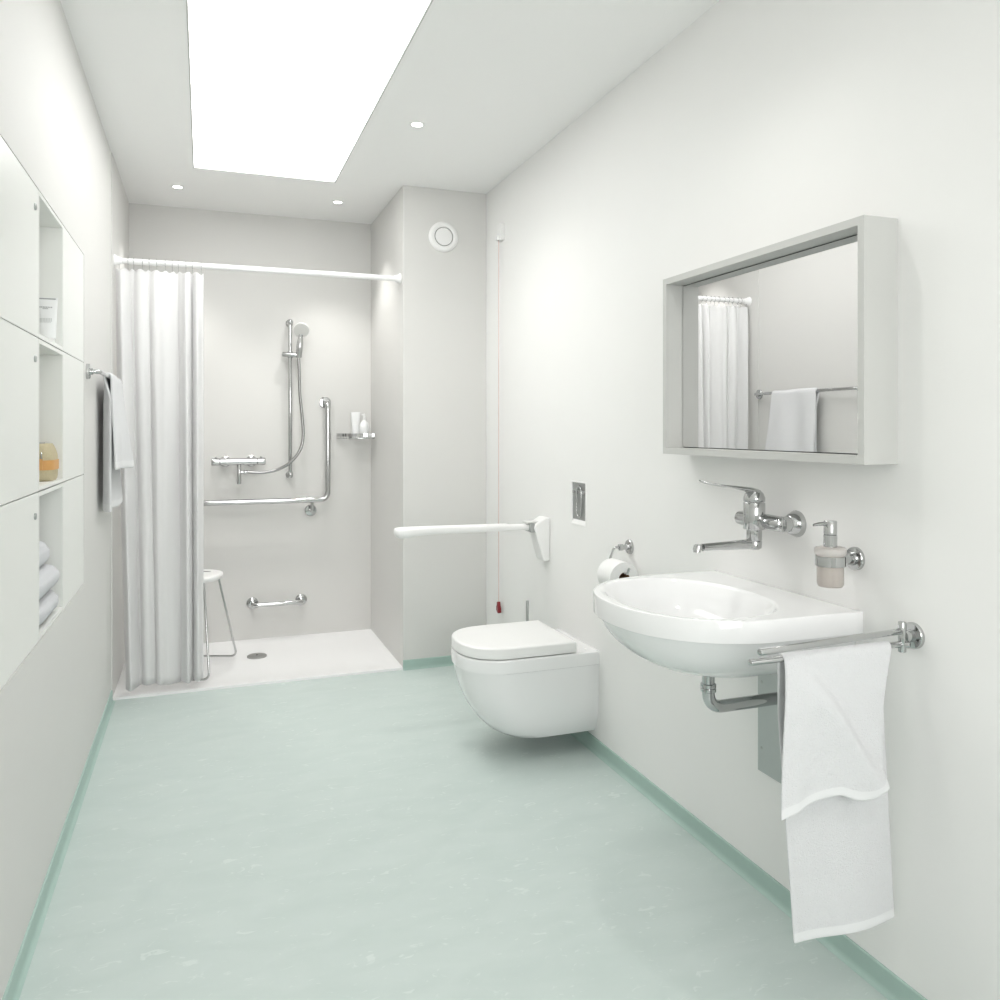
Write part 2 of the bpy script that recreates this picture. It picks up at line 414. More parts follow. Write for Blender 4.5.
# toiletry bag
t = thing('toiletry_bag', 'khaki canvas toiletry bag with tan leather band in the middle open shelf', 'bag', (-.5, 2.72, 1.143))
bx0, bx1, by0, by1, bz = -.585, -.4175, 2.665, 2.812, 1.1435
def superring(cx, cy, a, b, z, p=4.0, n=40):
    o = []
    for i in range(n):
        th = 2*PI*i/n; c, s_ = math.cos(th), math.sin(th)
        o.append(V((cx + a * math.copysign(abs(c) ** (2/p), c), cy + b * math.copysign(abs(s_) ** (2/p), s_), z)))
    return o
def bag_rings(off, zs):
    cx, cy, a, b = (bx0+bx1)/2, (by0+by1)/2, (bx1-bx0)/2, (by1-by0)/2; R = []
    for f in zs:
        k = 1 - .30 * max(0, (f - .55) / .45) ** 2.2 - .10 * max(0, (.15 - f) / .15) ** 2
        R.append(superring(cx, cy, a * (1 - (1-k)*.5) + off, b * k + off, bz + f * .110, 4.5))
    return R
bm = B(); rings_to(bm, bag_rings(0, [i/14 for i in range(15)])); obj('canvas_body', bm, 'canvas', t, smooth=60)
bm = B(); r_ = bag_rings(.0025, [.30, .34, .52, .56]); rings_to(bm, r_); obj('leather_band', bm, 'leather', t, smooth=50)
bm = B()
tube(bm, [(x, (by0+by1)/2, bz + .108 + .002) for x in [bx0 + .03 + i*.012 for i in range(10)]], .0035, 8); zp = obj('zip', bm, 'ink', t)
bm = B(); tube(bm, spline([(-.452, 2.700, bz + .100), (-.446, 2.672, bz + .082), (-.444, 2.662, bz + .060)]), .0022, 8)
obj('buckle', bm, 'chrome', t)
bm = B(); box(bm, (-.458, 2.656, bz + .035), (-.440, 2.6605, bz + .066)); obj('leather_tab', bm, 'leather', t, bevel=.001)

# rolled towels
def rolled_towel(cx, cz, y0, y1, a, b, label, seed):
    rnd = random.Random(seed); n = 56; bm = B(); R = []
    ph = rnd.random() * 6; K = 14
    for k in range(K + 1):
        f = k / K; y = y0 + (y1 - y0) * f
        m_ = min(f, 1 - f) * 6; e = 1 if m_ >= 1 else math.sqrt(max(0, 1 - (1 - m_) ** 2))
        ring = []
        for i in range(n):
            th = 2*PI*i/n; c, s_ = math.cos(th), math.sin(th)
            q = (.76 + .24 * e) * (1 + .025 * math.sin(3*th + ph + f*2)) * (1 - .07 * max(0, math.cos(th - .55)) ** 60)
            ring.append(V((cx + a * q * math.copysign(abs(c) ** .8, c), y, cz + b * q * math.copysign(abs(s_) ** .8, s_))))
        R.append(ring)
    rings_to(bm, R)
    t = thing('rolled_towel', label, 'towel', (cx, (y0+y1)/2, cz - b), 'rolled towels in the lower open shelf')
    obj('roll', bm, 'terrygrey', t, smooth=60)
    for yy, sg in ((y0, -1), (y1, 1)):
        bm = B()
        tube(bm, [(cx + (a*.08 + a*.55*k/60) * math.cos(k*.26), yy + sg*.0015, cz + (b*.08 + b*.55*k/60) * math.sin(k*.26)) for k in range(61)], .0022, 6)
        obj('spiral_fold', bm, 'terrygrey', t)
z0 = .732 + .0125
rolled_towel(-.4665, z0 + .0350, 2.50, 2.795, .0520, .0352, 'bottom rolled pale grey towel of the stack of three in the lower shelf', 1)
rolled_towel(-.4665, z0 + .1065, 2.515, 2.805, .0520, .0372, 'middle rolled pale grey towel of the stack of three in the lower shelf', 2)
rolled_towel(-.4840, z0 + .1790, 2.50, 2.795, .0460, .0362, 'topmost and smallest rolled pale towel of the stack in the lower shelf', 3)

# ------------------------------------------------------------------ left towel rail
BX = -.370; BZL = 1.512
t = thing('towel_rail', 'chrome towel rail on the left wall carrying a white towel', 'towel rail', (XL, 3.80, BZL))
bm = B(); tube(bm, fillet([(XL + .004, 3.370, BZL), (BX, 3.370, BZL), (BX, 4.215, BZL), (XL + .004, 4.215, BZL)], .025), .0085, 16); obj('bar', bm, 'chrome', t)
for y in (3.370, 4.215):
    bm = B(); lathe(bm, (XL, y, BZL), (1, 0, 0), [(0, .029), (.010, .029), (.012, .027), (.012, .013), (.022, .012), (.023, .009)], 32); obj('flange', bm, 'chrome', t)

def drape(name, P, nu, nv, mt, solid, sub=1):
    """P(u, v) -> point of the cloth, u across, v along; the hem strips get material 1"""
    bm = B(); g = [[bm.verts.new(P(i / nu, j / nv)) for j in range(nv + 1)] for i in range(nu + 1)]
    for i in range(nu):
        for j in range(nv):
            f = bm.faces.new((g[i][j], g[i+1][j], g[i+1][j+1], g[i][j+1]))
            if j < 2 or j >= nv - 2: f.material_index = 1
    return obj(name, bm, mt, None, smooth=75, solid=solid, sub=sub)
def prof(v, lf, lb, r):
    """hanging profile: returns (side offset, drop, which) front(+) to back(-)"""
    arc = PI * r; L = lf + arc + lb; s = v * L
    if s < lf: return (r, -(lf - s), 1 - s / lf, 1)
    if s < lf + arc:
        a = (s - lf) / r; return (r * math.cos(a), r * math.sin(a), 0, 0)
    return (-r, -(s - lf - arc), (s - lf - arc) / lb, -1)
def PL(u, v):
    o, z, k, side = prof(v, .385, .560, .0145)
    ce = max(0, 1 - u / .13)
    y = 3.655 + .375 * u
    if side > 0:
        x = o + k * (.012 + .046 * u) + .008 * k * math.sin(u * 9 + 1) + .006 * math.sin(PI * k) * math.sin(u * 12) - .004 * ce * min(1, 5*k)
        y += k * (-.004 + .008 * u); z -= .004 * u * k
    elif side < 0:
        x = o - .002 * min(1, k*4) + k * (-.010 + .044 * u) + .003 * k * math.sin(u * 7 + 2) + (.030 + .004*k) * ce * min(1, 6*k); x = max(x, XL + .012 - BX); y += k * .006
        z += .012 * k * (u > .8) * (u - .8) / .2
    else: x = o
    return V((BX + x, y, BZL + z + .002 * math.sin(u*6)))
tw = drape('hand_towel', PL, 40, 60, ['terry', 'hem'], .011)
tag(tw, 'white terry towel folded over the chrome rail on the left wall', 'towel')

# ------------------------------------------------------------------ shower curtain, rod, rings
RY, RZ = 4.322, 2.114
t = thing('curtain_rod', 'white shower curtain rod spanning the shower opening', 'curtain rod', (.3, RY, RZ))
bm = B(); cyl(bm, (XL + .004, RY, RZ), (XC, RY, RZ), .0145, 24); obj('rod', bm, 'rodw', t)
for x, s_ in ((XL + .004, 1), (XC, -1)):
    bm = B(); lathe(bm, (x, RY, RZ), (s_, 0, 0), [(0, .030), (.004, .030), (.010, .023), (.030, .018), (.034, .0145)], 32); obj('end_flange', bm, 'rodw', t)
CT = 2.078; CB = .042
def fold(u, zf):
    ph = 2*PI*(5.4*u + .42*math.sin(5*u + .6) + .16*math.sin(13*u + 1.5))
    s_ = math.sin(ph); amp = .025 + .010 * math.sin(7*u + 2)
    return amp * (.8*s_ + .26*math.sin(2.15*ph + .8) * math.sin(4*u + .7) + .08*math.sin(3.7*ph)), ph
def PC(u, v):
    z = CT - v * (CT - CB)
    y, ph = fold(u, v)
    k = min(1, v / .10)
    xl = -.402 + .052 * v; xr = -.001
    x = xl + (xr - xl) * u + .009 * math.cos(ph) * (.5 + .5*k)
    y = y * (.55 + .45 * k) * (1 + .25 * v) + .006 * math.sin(9*v + 14*u) * k
    y -= .018 * v
    z += -.010 * (1 - k) * (.5 - .5*math.cos(2*PI*u*11)) + .006 * v * math.sin(8*u) - .014 * v * max(0, 1 - u / .25)
    return V((max(x, XL + .012), RY - .004 + y, z))
bm = B(); NU, NV = 220, 60
g = [[bm.verts.new(PC(i / NU, (j / NV) ** 1.25)) for j in range(NV + 1)] for i in range(NU + 1)]
for i in range(NU):
    for j in range(NV): bm.faces.new((g[i][j], g[i+1][j], g[i+1][j+1], g[i][j+1]))
cu = obj('shower_curtain', bm, 'curtain', None, smooth=80, solid=.0018)
tag(cu, 'white fabric shower curtain drawn to the left in deep vertical folds', 'shower curtain')
proto = None
for k in range(12):
    u = (k + .5) / 12; p = PC(u, 0.004); y = RY
    if proto is None:
        bm = B()
        pts = [(0, .0168 * math.sin(a), .0168 * math.cos(a)) for a in [i * 2*PI/24 * .96 for i in range(25)]]
        pts += [(0, -.004, -.025), (0, -.002, -.040)]
        tube(bm, spline(pts, 3), .0012, 8)
        proto = obj('curtain_ring', bm, 'chrome'); o = proto
    else:
        o = proto.copy(); COL.objects.link(o)
    o.location = (p.x, RY, RZ)
    tag(o, 'thin chrome curtain ring hooked on the white rod', 'curtain ring', 'curtain rings on the rod')

# ------------------------------------------------------------------ shower fittings on the far wall
# slide rail
t = thing('shower_rail', 'vertical chrome slide rail on the far shower wall', 'shower rail', (.496, YB, 1.0))
RXs, RYs = .496, 5.085
bm = B(); cyl(bm, (RXs, RYs, 1.005), (RXs, RYs, 1.955), .0115, 24, .001); obj('rail', bm, 'chrome', t)
for z in (1.012, 1.948):
    bm = B(); sphere(bm, (RXs, RYs, z), .018, (1, 1, 1.1)); cyl(bm, (RXs, RYs, z), (RXs, YB - .006, z), .013); lathe(bm, (RXs - .0, YB, z), (0, -1, 0), [(0, .023), (.006, .023), (.010, .018), (.012, .013)], 28)
    obj('wall_bracket', bm, 'chrome', t)
hz = 1.750
bm = B(); cyl(bm, (RXs - .046, RYs - .004, hz), (RXs + .068, RYs - .020, hz - .004), .0150, 24, .002); cyl(bm, (RXs, RYs, hz - .02), (RXs, RYs, hz + .02), .0165, 24, .002)
obj('slide_holder', bm, 'chrome', t)
# hand shower
t = thing('hand_shower', 'white-faced chrome hand shower held on the slide rail', 'shower head', (.55, 5.05, hz))
hx, hy = RXs + .052, RYs - .030
bm = B(); tube(bm, spline([(hx - .004, hy + .004, hz - .022), (hx, hy, hz + .03), (hx + .004, hy - .006, hz + .08), (hx + .008, hy - .016, hz + .120)], 8), .01, 20, rf=lambda f: .0125 + .008 * math.sin(PI * min(1, f*1.15)) )
obj('handle', bm, 'chrome', t)
hc = V((hx + .008, hy - .026, hz + .148)); hd = V((-.12, -1, -.62)).normalized()
bm = B(); lathe(bm, hc, hd, [(-.022, .018), (-.018, .032), (-.006, .046), (.006, .0495), (.0085, .0485)], 40); obj('head', bm, 'plastic', t)
bm = B(); lathe(bm, hc, hd, [(.0086, .0455), (.0105, .0445), (.011, .03), (.011, 0)], 40); sf = obj('spray_face', bm, 'offplastic', t); sf['label'] = 'pale grey spray face'
# thermostatic mixer
TY, TZ = 5.075, 1.099
t = thing('thermostatic_mixer', 'horizontal chrome thermostatic shower mixer on the far wall', 'shower mixer', (.195, YB, TZ))
bm = B(); lathe(bm, (.088, TY, TZ), (1, 0, 0), [(0, .018), (.003, .0215), (.211, .0215), (.214, .018)], 32); obj('body', bm, 'chrome', t)
for x, s_ in ((.088, -1), (.302, 1)):
    bm = B(); lathe(bm, (x, TY, TZ), (s_, 0, 0), [(0, .0195), (.002, .0215), (.034, .0225), (.045, .0215), (.048, .017), (.048, 0)], 32)
    k = obj('knob', bm, 'chrome', t)
    bm = B(); cyl(bm, (x + s_*.022, TY - .003, TZ + .014), (x + s_*.022, TY - .006, TZ + .031), .006, 14, .002); obj('grip', bm, 'chrome', k)
for x in (.120, .270):
    bm = B(); lathe(bm, (x, YB, TZ), (0, -1, 0), [(0, .033), (.006, .033), (.010, .028), (.014, .018), (.05, .018)], 32); obj('flange', bm, 'chrome', t)
bm = B(); cyl(bm, (.197, TY - .004, TZ - .018), (.197, TY - .004, TZ - .135), .0125, 24, .003); cyl(bm, (.197, TY - .004, TZ - .065), (.235, TY - .004, TZ - .065), .009, 20); cyl(bm, (.222, TY - .004, TZ - .065), (.246, TY - .004, TZ - .064), .0115, 20, .002)
obj('outlet', bm, 'chrome', t)
# hose
bm = B()
zz = TZ - .064
path = spline([(.246, TY - .004, zz), (.33, TY - .010, zz - .004), (.415, TY - .020, zz + .012), (.49, TY - .040, zz + .055), (.548, TY - .045, zz + .13), (.568, TY - .040, zz + .22),
               (.562, TY - .030, zz + .34), (.550, TY - .022, zz + .48), (hx, hy + .004, hz - .12), (hx - .004, hy + .004, hz - .024)], 14)
tube(bm, path, .0092, 12)
tag(obj('shower_hose', bm, 'hose'), 'grey metal shower hose looping from mixer to hand shower', 'hose')
# L-shaped grab rail
GY = 5.065
t = thing('grab_rail', 'L-shaped chrome grab rail on the far shower wall', 'grab rail', (.3, YB, .87))
bm = B()
tube(bm, fillet([(-.300, YB - .004, 857e-3), (-.300, GY, 857e-3), (.721, GY, 857e-3), (.721, GY, 1.458), (.714, YB - .004, 1.460)], .055, 10), .0165, 24)
obj('bar', bm, 'chrome', t)
for c in ((-.300, 857e-3), (.714, 1.460)):
    bm = B(); lathe(bm, (c[0], YB, c[1]), (0, -1, 0), [(0, .036), (.005, .036), (.009, .032), (.010, .0165)], 32); obj('flange', bm, 'chrome', t)
bm = B(); tube(bm, fillet([(.625, GY, 857e-3), (.625, GY, .786), (.625, YB - .004, .786)], .02, 6), .0095, 16); obj('support_stem', bm, 'chrome', t)
bm = B(); lathe(bm, (.625, YB, .786), (0, -1, 0), [(0, .036), (.005, .036), (.009, .032), (.010, .012)], 32); obj('flange', bm, 'chrome', t)
# low foot bar
t = thing('foot_rest_bar', 'short chrome bar low on the far shower wall', 'grab rail', (.415, YB, .245))
bm = B(); tube(bm, fillet([(.277, YB - .004, .233), (.277, 5.075, .231), (.567, 5.075, .231), (.567, YB - .004, .233)], .03), .0135, 20); obj('bar', bm, 'chrome', t)
for x in (.277, .567):
    bm = B(); lathe(bm, (x, YB, .233), (0, -1, 0), [(0, .035), (.006, .035), (.010, .031), (.012, .020), (.03, .018)], 32); obj('flange', bm, 'chrome', t)
# corner basket
t = thing('corner_basket', 'chrome wire corner basket in the shower corner', 'basket', (.9, 5.05, 1.24))
bz0, bz1 = 1.236, 1.262
fr = [V((.786, YB - .012, 0)), V((.800, 5.065, 0)), V((.880, 4.975, 0)), V((.985, 4.955, 0))]
arc = spline([(.786, YB - .010, 0), (.793, 5.075, 0), (.835, 5.005, 0), (.905, 4.965, 0), (.988, 4.955, 0)], 8)
loop = arc + [V((.988, YB - .010, 0)), V((.786, YB - .010, 0))]
bm = B()
for a, b in zip(arc, arc[1:]):
    d = (b - a).normalized(); nn_ = V((-d.y, d.x, 0)) * .0015
    pr = [a - nn_, b - nn_, b + nn_, a + nn_]
    rings_to(bm, [[p + V((0, 0, bz1 - .016)) for p in pr], [p + V((0, 0, bz1 + .004)) for p in pr]])
obj('front_band', bm, 'chrome', t)
bm = B(); tube(bm, [p + V((0, 0, bz0)) for p in loop], .0025, 8); obj('base_rim', bm, 'chrome', t)
bm = B()
for i in range(15):
    x = .800 + i * .0128
    y = next((a.y + (b.y - a.y) * (x - a.x) / (b.x - a.x) for a, b in zip(arc, arc[1:]) if a.x <= x <= b.x), 4.956)
    cyl(bm, (x, y + .001, bz0), (x, YB - .010, bz0), .0014, 8); cyl(bm, (x, y, bz0), (x, y - .001, bz1 - .014), .0014, 8)
obj('wire_grid', bm, 'chrome', t)
for p, d in (((.87, YB, 1.25), (0, -1, 0)), ((XC, 5.05, 1.25), (-1, 0, 0))):
    bm = B(); lathe(bm, p, d, [(0, .012), (.010, .012)], 20); obj('wall_fixing', bm, 'chrome', t)
squeeze_tube('squeeze_tube', 'plain white squeeze tube on the left of the shower corner basket', (.893, 5.065, bz0 + .003), .162, .060, 0, rot=.1)
t = thing('pump_bottle', 'white pump bottle on the right of the shower corner basket', 'bottle', (.938, 5.03, bz0 + .003))
bm = B(); lathe(bm, (.938, 5.02, bz0 + .003), (0, 0, 1), [(0, .028), (.004, .031), (.075, .031), (.090, .026), (.104, .012), (.112, .010)], 32); obj('body', bm, 'tube', t)
bm = B(); cyl(bm, (.938, 5.02, bz0 + .115), (.938, 5.02, bz0 + .140), .0095, 20, .001); cyl(bm, (.938, 5.02, bz0 + .140), (.938, 5.02, bz0 + .155), .004, 12); box(bm, (.920, 5.010, bz0 + .142), (.942, 5.026, bz0 + .150)); obj('pump', bm, 'plastic', t)

# ------------------------------------------------------------------ stool
t = thing('shower_stool', 'white stool with chrome wire legs standing behind the curtain edge', 'stool', (-.075, 4.628, 0), local=True)
t.rotation_euler.z = math.radians(-20.1)
bm = B()
R = [superring(0, 0, .168 - i_, .150 - i_, z_, 2.6, 56) for z_, i_ in ((.488, .022), (.490, .010), (.497, .001), (.510, 0), (.517, .003), (.520, .010), (.5185, .035), (.5165, .08))]
rings_to(bm, R); obj('seat', bm, 'plastic', t, smooth=60)
bm = B(); R = [[p + V((.055, .075, .5178 + dz)) for p in superring(0, 0, .034, .006, 0, 2.2, 24)] for dz in (0, .0012)]; rings_to(bm, R); obj('hand_slot', bm, 'darkslot', t)
for s_ in (-1, 1):
    bm = B()
    yb = s_ * .215; yt = s_ * .105
    tube(bm, fillet([(-.118, yt, .492), (-.186, yb, .0190), (.186, yb, .0190), (.118, yt, .492)], .04, 8), .0058, 12)
    obj('leg_frame', bm, 'chrome', t)
# ------------------------------------------------------------------ partition: air vent
t = thing('air_vent', 'round white air vent high on the grey partition wall', 'vent', (1.236, YS, 2.345))
vc = (1.229, YS, 2.345)
bm = B(); lathe(bm, vc, (0, -1, 0), [(0, .083), (.006, .083), (.013, .076), (.015, .064), (.013, .0525), (.004, .052), (0, .052)], 48); obj('outer_ring', bm, 'plastic', t)
bm = B(); lathe(bm, vc, (0, -1, 0), [(.0005, .050), (.003, .0515), (.003, 0)], 40); obj('throat', bm, 'gap', t)
bm = B(); lathe(bm, vc, (0, -1, 0), [(.003, .030), (.006, .0475), (.012, .0485), (.0145, .046), (.0155, .03), (.0155, 0)], 48); obj('centre_disc', bm, 'plastic', t)

# ------------------------------------------------------------------ emergency pull cord
t = thing('emergency_pull_cord', 'small white wall switch with long thin cord and dark red pull on the right wall', 'pull cord', (XR, 3.99, 2.28))
bm = B(); box(bm, (XR - .022, 3.956, 2.285), (XR, 4.020, 2.372)); obj('housing', bm, 'plastic', t, bevel=.003)
cxx, cyy = XR - .022, 3.990
bm = B(); box(bm, (XR - .034, 3.984, 2.288), (XR - .0215, 4.012, 2.312)); obj('cord_guide', bm, 'plastic', t, bevel=.002)
bm = B(); tube(bm, [(cxx, cyy, 2.290), (cxx, cyy, 1.3), (cxx, cyy, .370)], .0020, 8); obj('cord', bm, 'cordm', t)
bm = B()
rounded_prism(bm, [(cyy - .005, .386), (cyy + .005, .386), (cyy + .010, .368), (cyy + .017, .358), (cyy + .017, .340), (cyy + .006, .332), (cyy - .006, .326), (cyy - .018, .330), (cyy - .018, .352), (cyy - .009, .368)], 0, cxx - .009, cxx + .009)
obj('pull_handle', bm, 'red', t, bevel=.003)

# ------------------------------------------------------------------ flush plate
t = thing('flush_plate', 'small recessed steel flush plate in the right wall above the toilet', 'flush plate', (XR, 3.07, FZ0))
bm = B()
dp = .005
box(bm, (XR + dp, FY0, FZ0), (XR + dp + .003, FY1, FZ1)); obj('back_plate', bm, 'steel', t)
bm = B(); w_ = .006
box(bm, (XR - .002, FY0, FZ1 - w_), (XR + dp, FY1, FZ1)); box(bm, (XR - .002, FY1 - w_, FZ0 + w_), (XR + dp, FY1, FZ1 - w_))
box(bm, (XR - .002, FY0, FZ0 + w_), (XR + dp, FY0 + w_, FZ1 - w_)); box(bm, (XR - .002, FY0, FZ0), (XR + dp, FY1, FZ0 + w_))
rings_to(bm, [[V((XR - .003, y, FZ0)), V((XR + dp, y, FZ0)), V((XR + dp, y, FZ0 + .022)), V((XR + .002, y, FZ0 + .016))] for y in (FY0, FY1)])
obj('rim', bm, 'plastic', t, bevel=.001)
bm = B(); box(bm, (XR + .002, FY0 + w_, 1.022), (XR + dp, FY1 - w_, 1.036)); obj('cross_bar', bm, 'chrome', t, bevel=.001)
bm = B(); yc = (FY0 + FY1) / 2
pth = [V((XR + .001, yc + .022, 1.035))] + [V((XR + .001, yc + .022 * math.cos(a), .948 - .022 * math.sin(a))) for a in [k*PI/10 for k in range(11)]] + [V((XR + .001, yc - .022, 1.035))]
pth += [V((XR + .001, yc - .022 * math.cos(a), 1.035 + .018 * math.sin(a))) for a in [k*PI/10 for k in range(1, 10)]] + [V((XR + .001, yc + .022, 1.035))]
tube(bm, pth, .0024, 10); cyl(bm, (XR + .001, yc, 1.055), (XR + .030, yc, 1.055), .005, 12)
obj('lever', bm, 'chrome', t)

# ------------------------------------------------------------------ fold-down support arm
t = thing('support_arm', 'white fold-down support arm reaching out from the right wall beside the toilet', 'grab rail', (XR, 3.37, .70))
bm = B()
rounded_prism(bm, [(XR, .892), (XR - .020, .893), (XR - .062, .868), (XR - .072, .858), (XR - .075, .846), (XR - .034, .700), (XR - .024, .694), (XR, .696)], 1, 3.367, 3.452)
obj('wall_bracket', bm, 'plastic', t, bevel=.006, seg=3)
bm = B(); box(bm, (XR - .094, 3.378, .828), (XR - .070, 3.444, .866)); obj('hinge', bm, 'steel', t, bevel=.003)
bm = B(); box(bm, (XR - .112, 3.385, .8665), (XR - .046, 3.430, .876)); rl = obj('release_catch', bm, 'offplastic', t, bevel=.003)
def arm_ring(x, z, w_, h_, p=3.0, n=24, y=3.410):
    o = []
    for i in range(n):
        th = 2*PI*i/n; c, s_ = math.cos(th), math.sin(th)
        o.append(V((x, y + w_ * math.copysign(abs(c) ** (2/p), c), z + h_ * math.copysign(abs(s_) ** (2/p), s_))))
    return o
bm = B()
rings_to(bm, [arm_ring(1.398, .850, .020, .0145), arm_ring(1.18, .850, .020, .0145)]); obj('arm_tube', bm, 'plastic', t, smooth=50)
bm = B()
A = [(1.290, .852, .021, .012), (1.280, .852, .024, .017), (1.10, .853, .024, .0175), (.95, .854, .025, .018), (.89, .853, .026, .0195), (.84, .850, .027, .0225), (.81, .8475, .027, .025), (.785, .8485, .025, .0235), (.772, .8515, .021, .018), (.767, .8535, .012, .010)]
rings_to(bm, [arm_ring(*a) for a in A]); obj('grip_sleeve', bm, 'plastic', t, smooth=60)

# ------------------------------------------------------------------ toilet
TYc = 3.078; TW = .196
def dshape(xf, xb, hw, n=64, p=2.5, cyc=TYc, straight=.42):
    """D outline: straight sides from the back xb, rounded front at xf"""
    L = xb - xf; xs = xb - L * straight; P = []
    m_ = n // 2
    for k in range(m_ + 1):
        a = -PI/2 + PI * k / m_
        c, s_ = math.cos(a), math.sin(a)
        P.append((xs - (xs - xf) * abs(c) ** (2/p), cyc + hw * math.copysign(abs(s_) ** (2/p), s_)))
    for k in range(1, 10): P.append((xs + (xb - xs) * k / 10, cyc + hw))
    P.append((xb, cyc + hw))
    for k in range(1, 8): P.append((xb, cyc + hw - 2 * hw * k / 8))
    P.append((xb, cyc - hw))
    for k in range(9, 0, -1): P.append((xs + (xb - xs) * k / 10, cyc - hw))
    return P
t = thing('toilet', 'white wall-hung toilet with closed lid on the right wall', 'toilet', (XR, TYc, .09))
bm = B(); R = []
def tr(z, xf, hw, p=2.5, st=.42, xb=XR): R.append([V((x, y, z)) for x, y in dshape(xf, xb, hw, p=p, straight=st)])
tr(0.0720, 1.168, .115, 2.4, .5); tr(0.0740, 1.143, .138, 2.4, .5); tr(0.0840, 1.109, .158, 2.4, .52); tr(0.1060, 1.069, .172, 2.4, .54); tr(0.1460, 1.029, .183, 2.4, .56); tr(0.1960, 0.995, .189, 2.4, .58); tr(0.2460, 0.971, .192, 2.4, .60); tr(0.2960, 0.955, .1935, 2.4, .62); tr(0.3510, 0.944, .1945, 2.4, .63)
tr(0.3580, 0.943, .195, 2.4, .63); tr(0.3595, 0.937, .198, 2.4, .63); tr(0.4020, 0.935, .199, 2.4, .63); tr(0.4080, 0.937, .1975, 2.4, .63); tr(0.4110, 0.943, .193, 2.4, .63); tr(0.4110, 1.014, .12)
rings_to(bm, R); obj('bowl', bm, 'ceramic', t, smooth=25)
bm = B(); R = []
def tl(z, xf, hw, xb=1.372): R.append([V((x, y, z)) for x, y in dshape(xf, xb, hw, p=2.4, straight=.57)])
for z, i_ in ((.4115, .004), (.4125, 0), (.428, 0), (.430, .003)): tl(z, .948 + i_, .185 - i_, 1.366)
rings_to(bm, R); obj('seat', bm, 'offplastic', t, smooth=45)
bm = B(); R = []
for z, i_ in ((.4145, .004), (.4160, .0), (.450, 0), (.4545, .0015), (.4570, .005), (.4585, .012), (.459, .05)): tl(z, .938 + i_, .193 - i_, 1.380 - i_*.6)
rings_to(bm, R); obj('lid', bm, 'plastic', t, smooth=45)
for y in (TYc - .08, TYc + .08):
    bm = B(); lathe(bm, (1.398, y, .4105), (0, 0, 1), [(0, .014), (.010, .014), (.013, .011), (.013, 0)], 24); obj('hinge', bm, 'chrome', t)
bm = B(); lathe(bm, (1.44, TYc - .150, .4105), (0, 0, 1), [(0, .006), (.002, .005), (.002, 0)], 16); obj('bolt_cap', bm, 'offplastic', t)
# ------------------------------------------------------------------ toilet brush
t = thing('toilet_brush', 'slim steel toilet brush handle rising behind the toilet lid', 'toilet brush', (1.42, 3.50, 0))
bm = B(); lathe(bm, (1.42, 3.50, 0.0), (0, 0, 1), [(0, .045), (.006, .047), (.26, .047), (.265, .045), (.265, .012)], 32); obj('holder', bm, 'steel', t)
bm = B(); cyl(bm, (1.42, 3.50, .262), (1.42, 3.50, .492), .0062, 16, .001); hd_ = obj('handle', bm, 'steel', t)

# ------------------------------------------------------------------ toilet paper holder
t = thing('paper_holder', 'chrome toilet paper holder on the right wall beyond the washbasin', 'paper holder', (XR, 2.634, .861))
bm = B(); lathe(bm, (XR, 2.634, .861), (-1, 0, 0), [(0, .027), (.006, .027), (.008, .025), (.009, .010), (.030, .009), (.032, .012), (.046, .012), (.048, .008)], 32); obj('flange', bm, 'chrome', t)
bm = B(); tube(bm, fillet([(XR - .035, 2.634, .861), (1.412, 2.634, .863), (1.405, 2.664, .800), (1.405, 2.664, .781), (1.405, 2.525, .781), (1.405, 2.510, .805)], .012, 6), .0045, 12); obj('wire_arm', bm, 'chrome', t)
t = thing('toilet_paper_roll', 'white toilet paper roll on the wall holder partly behind the washbasin', 'toilet paper', (1.405, 2.59, .71))
def ringtube(bm, c, d, L, r0, r1, n=48):
    d, u, w = frame_of(d); c = V(c)
    cs = [(0, r0), (0, r1), (L, r1), (L, r0)]
    R = [[c + d * a + (u * math.cos(2*PI*i/n) + w * math.sin(2*PI*i/n)) * r for i in range(n)] for a, r in cs + cs[:1]]
    rings_to(bm, R, False, False); bmesh.ops.remove_doubles(bm, verts=bm.verts[:], dist=1e-5)
RZt = .764
bm = B(); ringtube(bm, (1.405, 2.545, RZt), (0, 1, 0), .100, .0215, .057); obj('paper', bm, 'paper', t)
bm = B(); ringtube(bm, (1.405, 2.546, RZt), (0, 1, 0), .098, .0200, .0213); obj('core', bm, 'card', t)

# ------------------------------------------------------------------ washbasin
WY = 1.811
base = [(1.478, 2.111), (1.40, 2.1115), (1.30, 2.1105), (1.21, 2.107), (1.15, 2.095), (1.098, 2.073), (1.055, 2.045), (1.02, 2.010), (.988, 1.962), (.966, 1.905), (.957, 1.850), (.955, 1.811)]
half = spline([(x, y, 0) for x, y in base], 6)
full = half + [V((p.x, 2*WY - p.y, 0)) for p in reversed(half[:-1])]
NB = 96
def resample(path, n):
    L = [0]
    for a, b in zip(path, path[1:]): L.append(L[-1] + (b - a).length)
    out = []; j = 0
    for k in range(n + 1):
        s_ = L[-1] * k / n
        while j < len(L) - 2 and L[j+1] < s_: j += 1
        f = (s_ - L[j]) / (L[j+1] - L[j]); out.append(path[j].lerp(path[j+1], f))
    return out
front = resample(full, NB)
backl = [V((1.478, 1.511 + .6 * k / 24, 0)) for k in range(1, 24)]
outl = front + backl
cen = V((1.235, WY, 0))
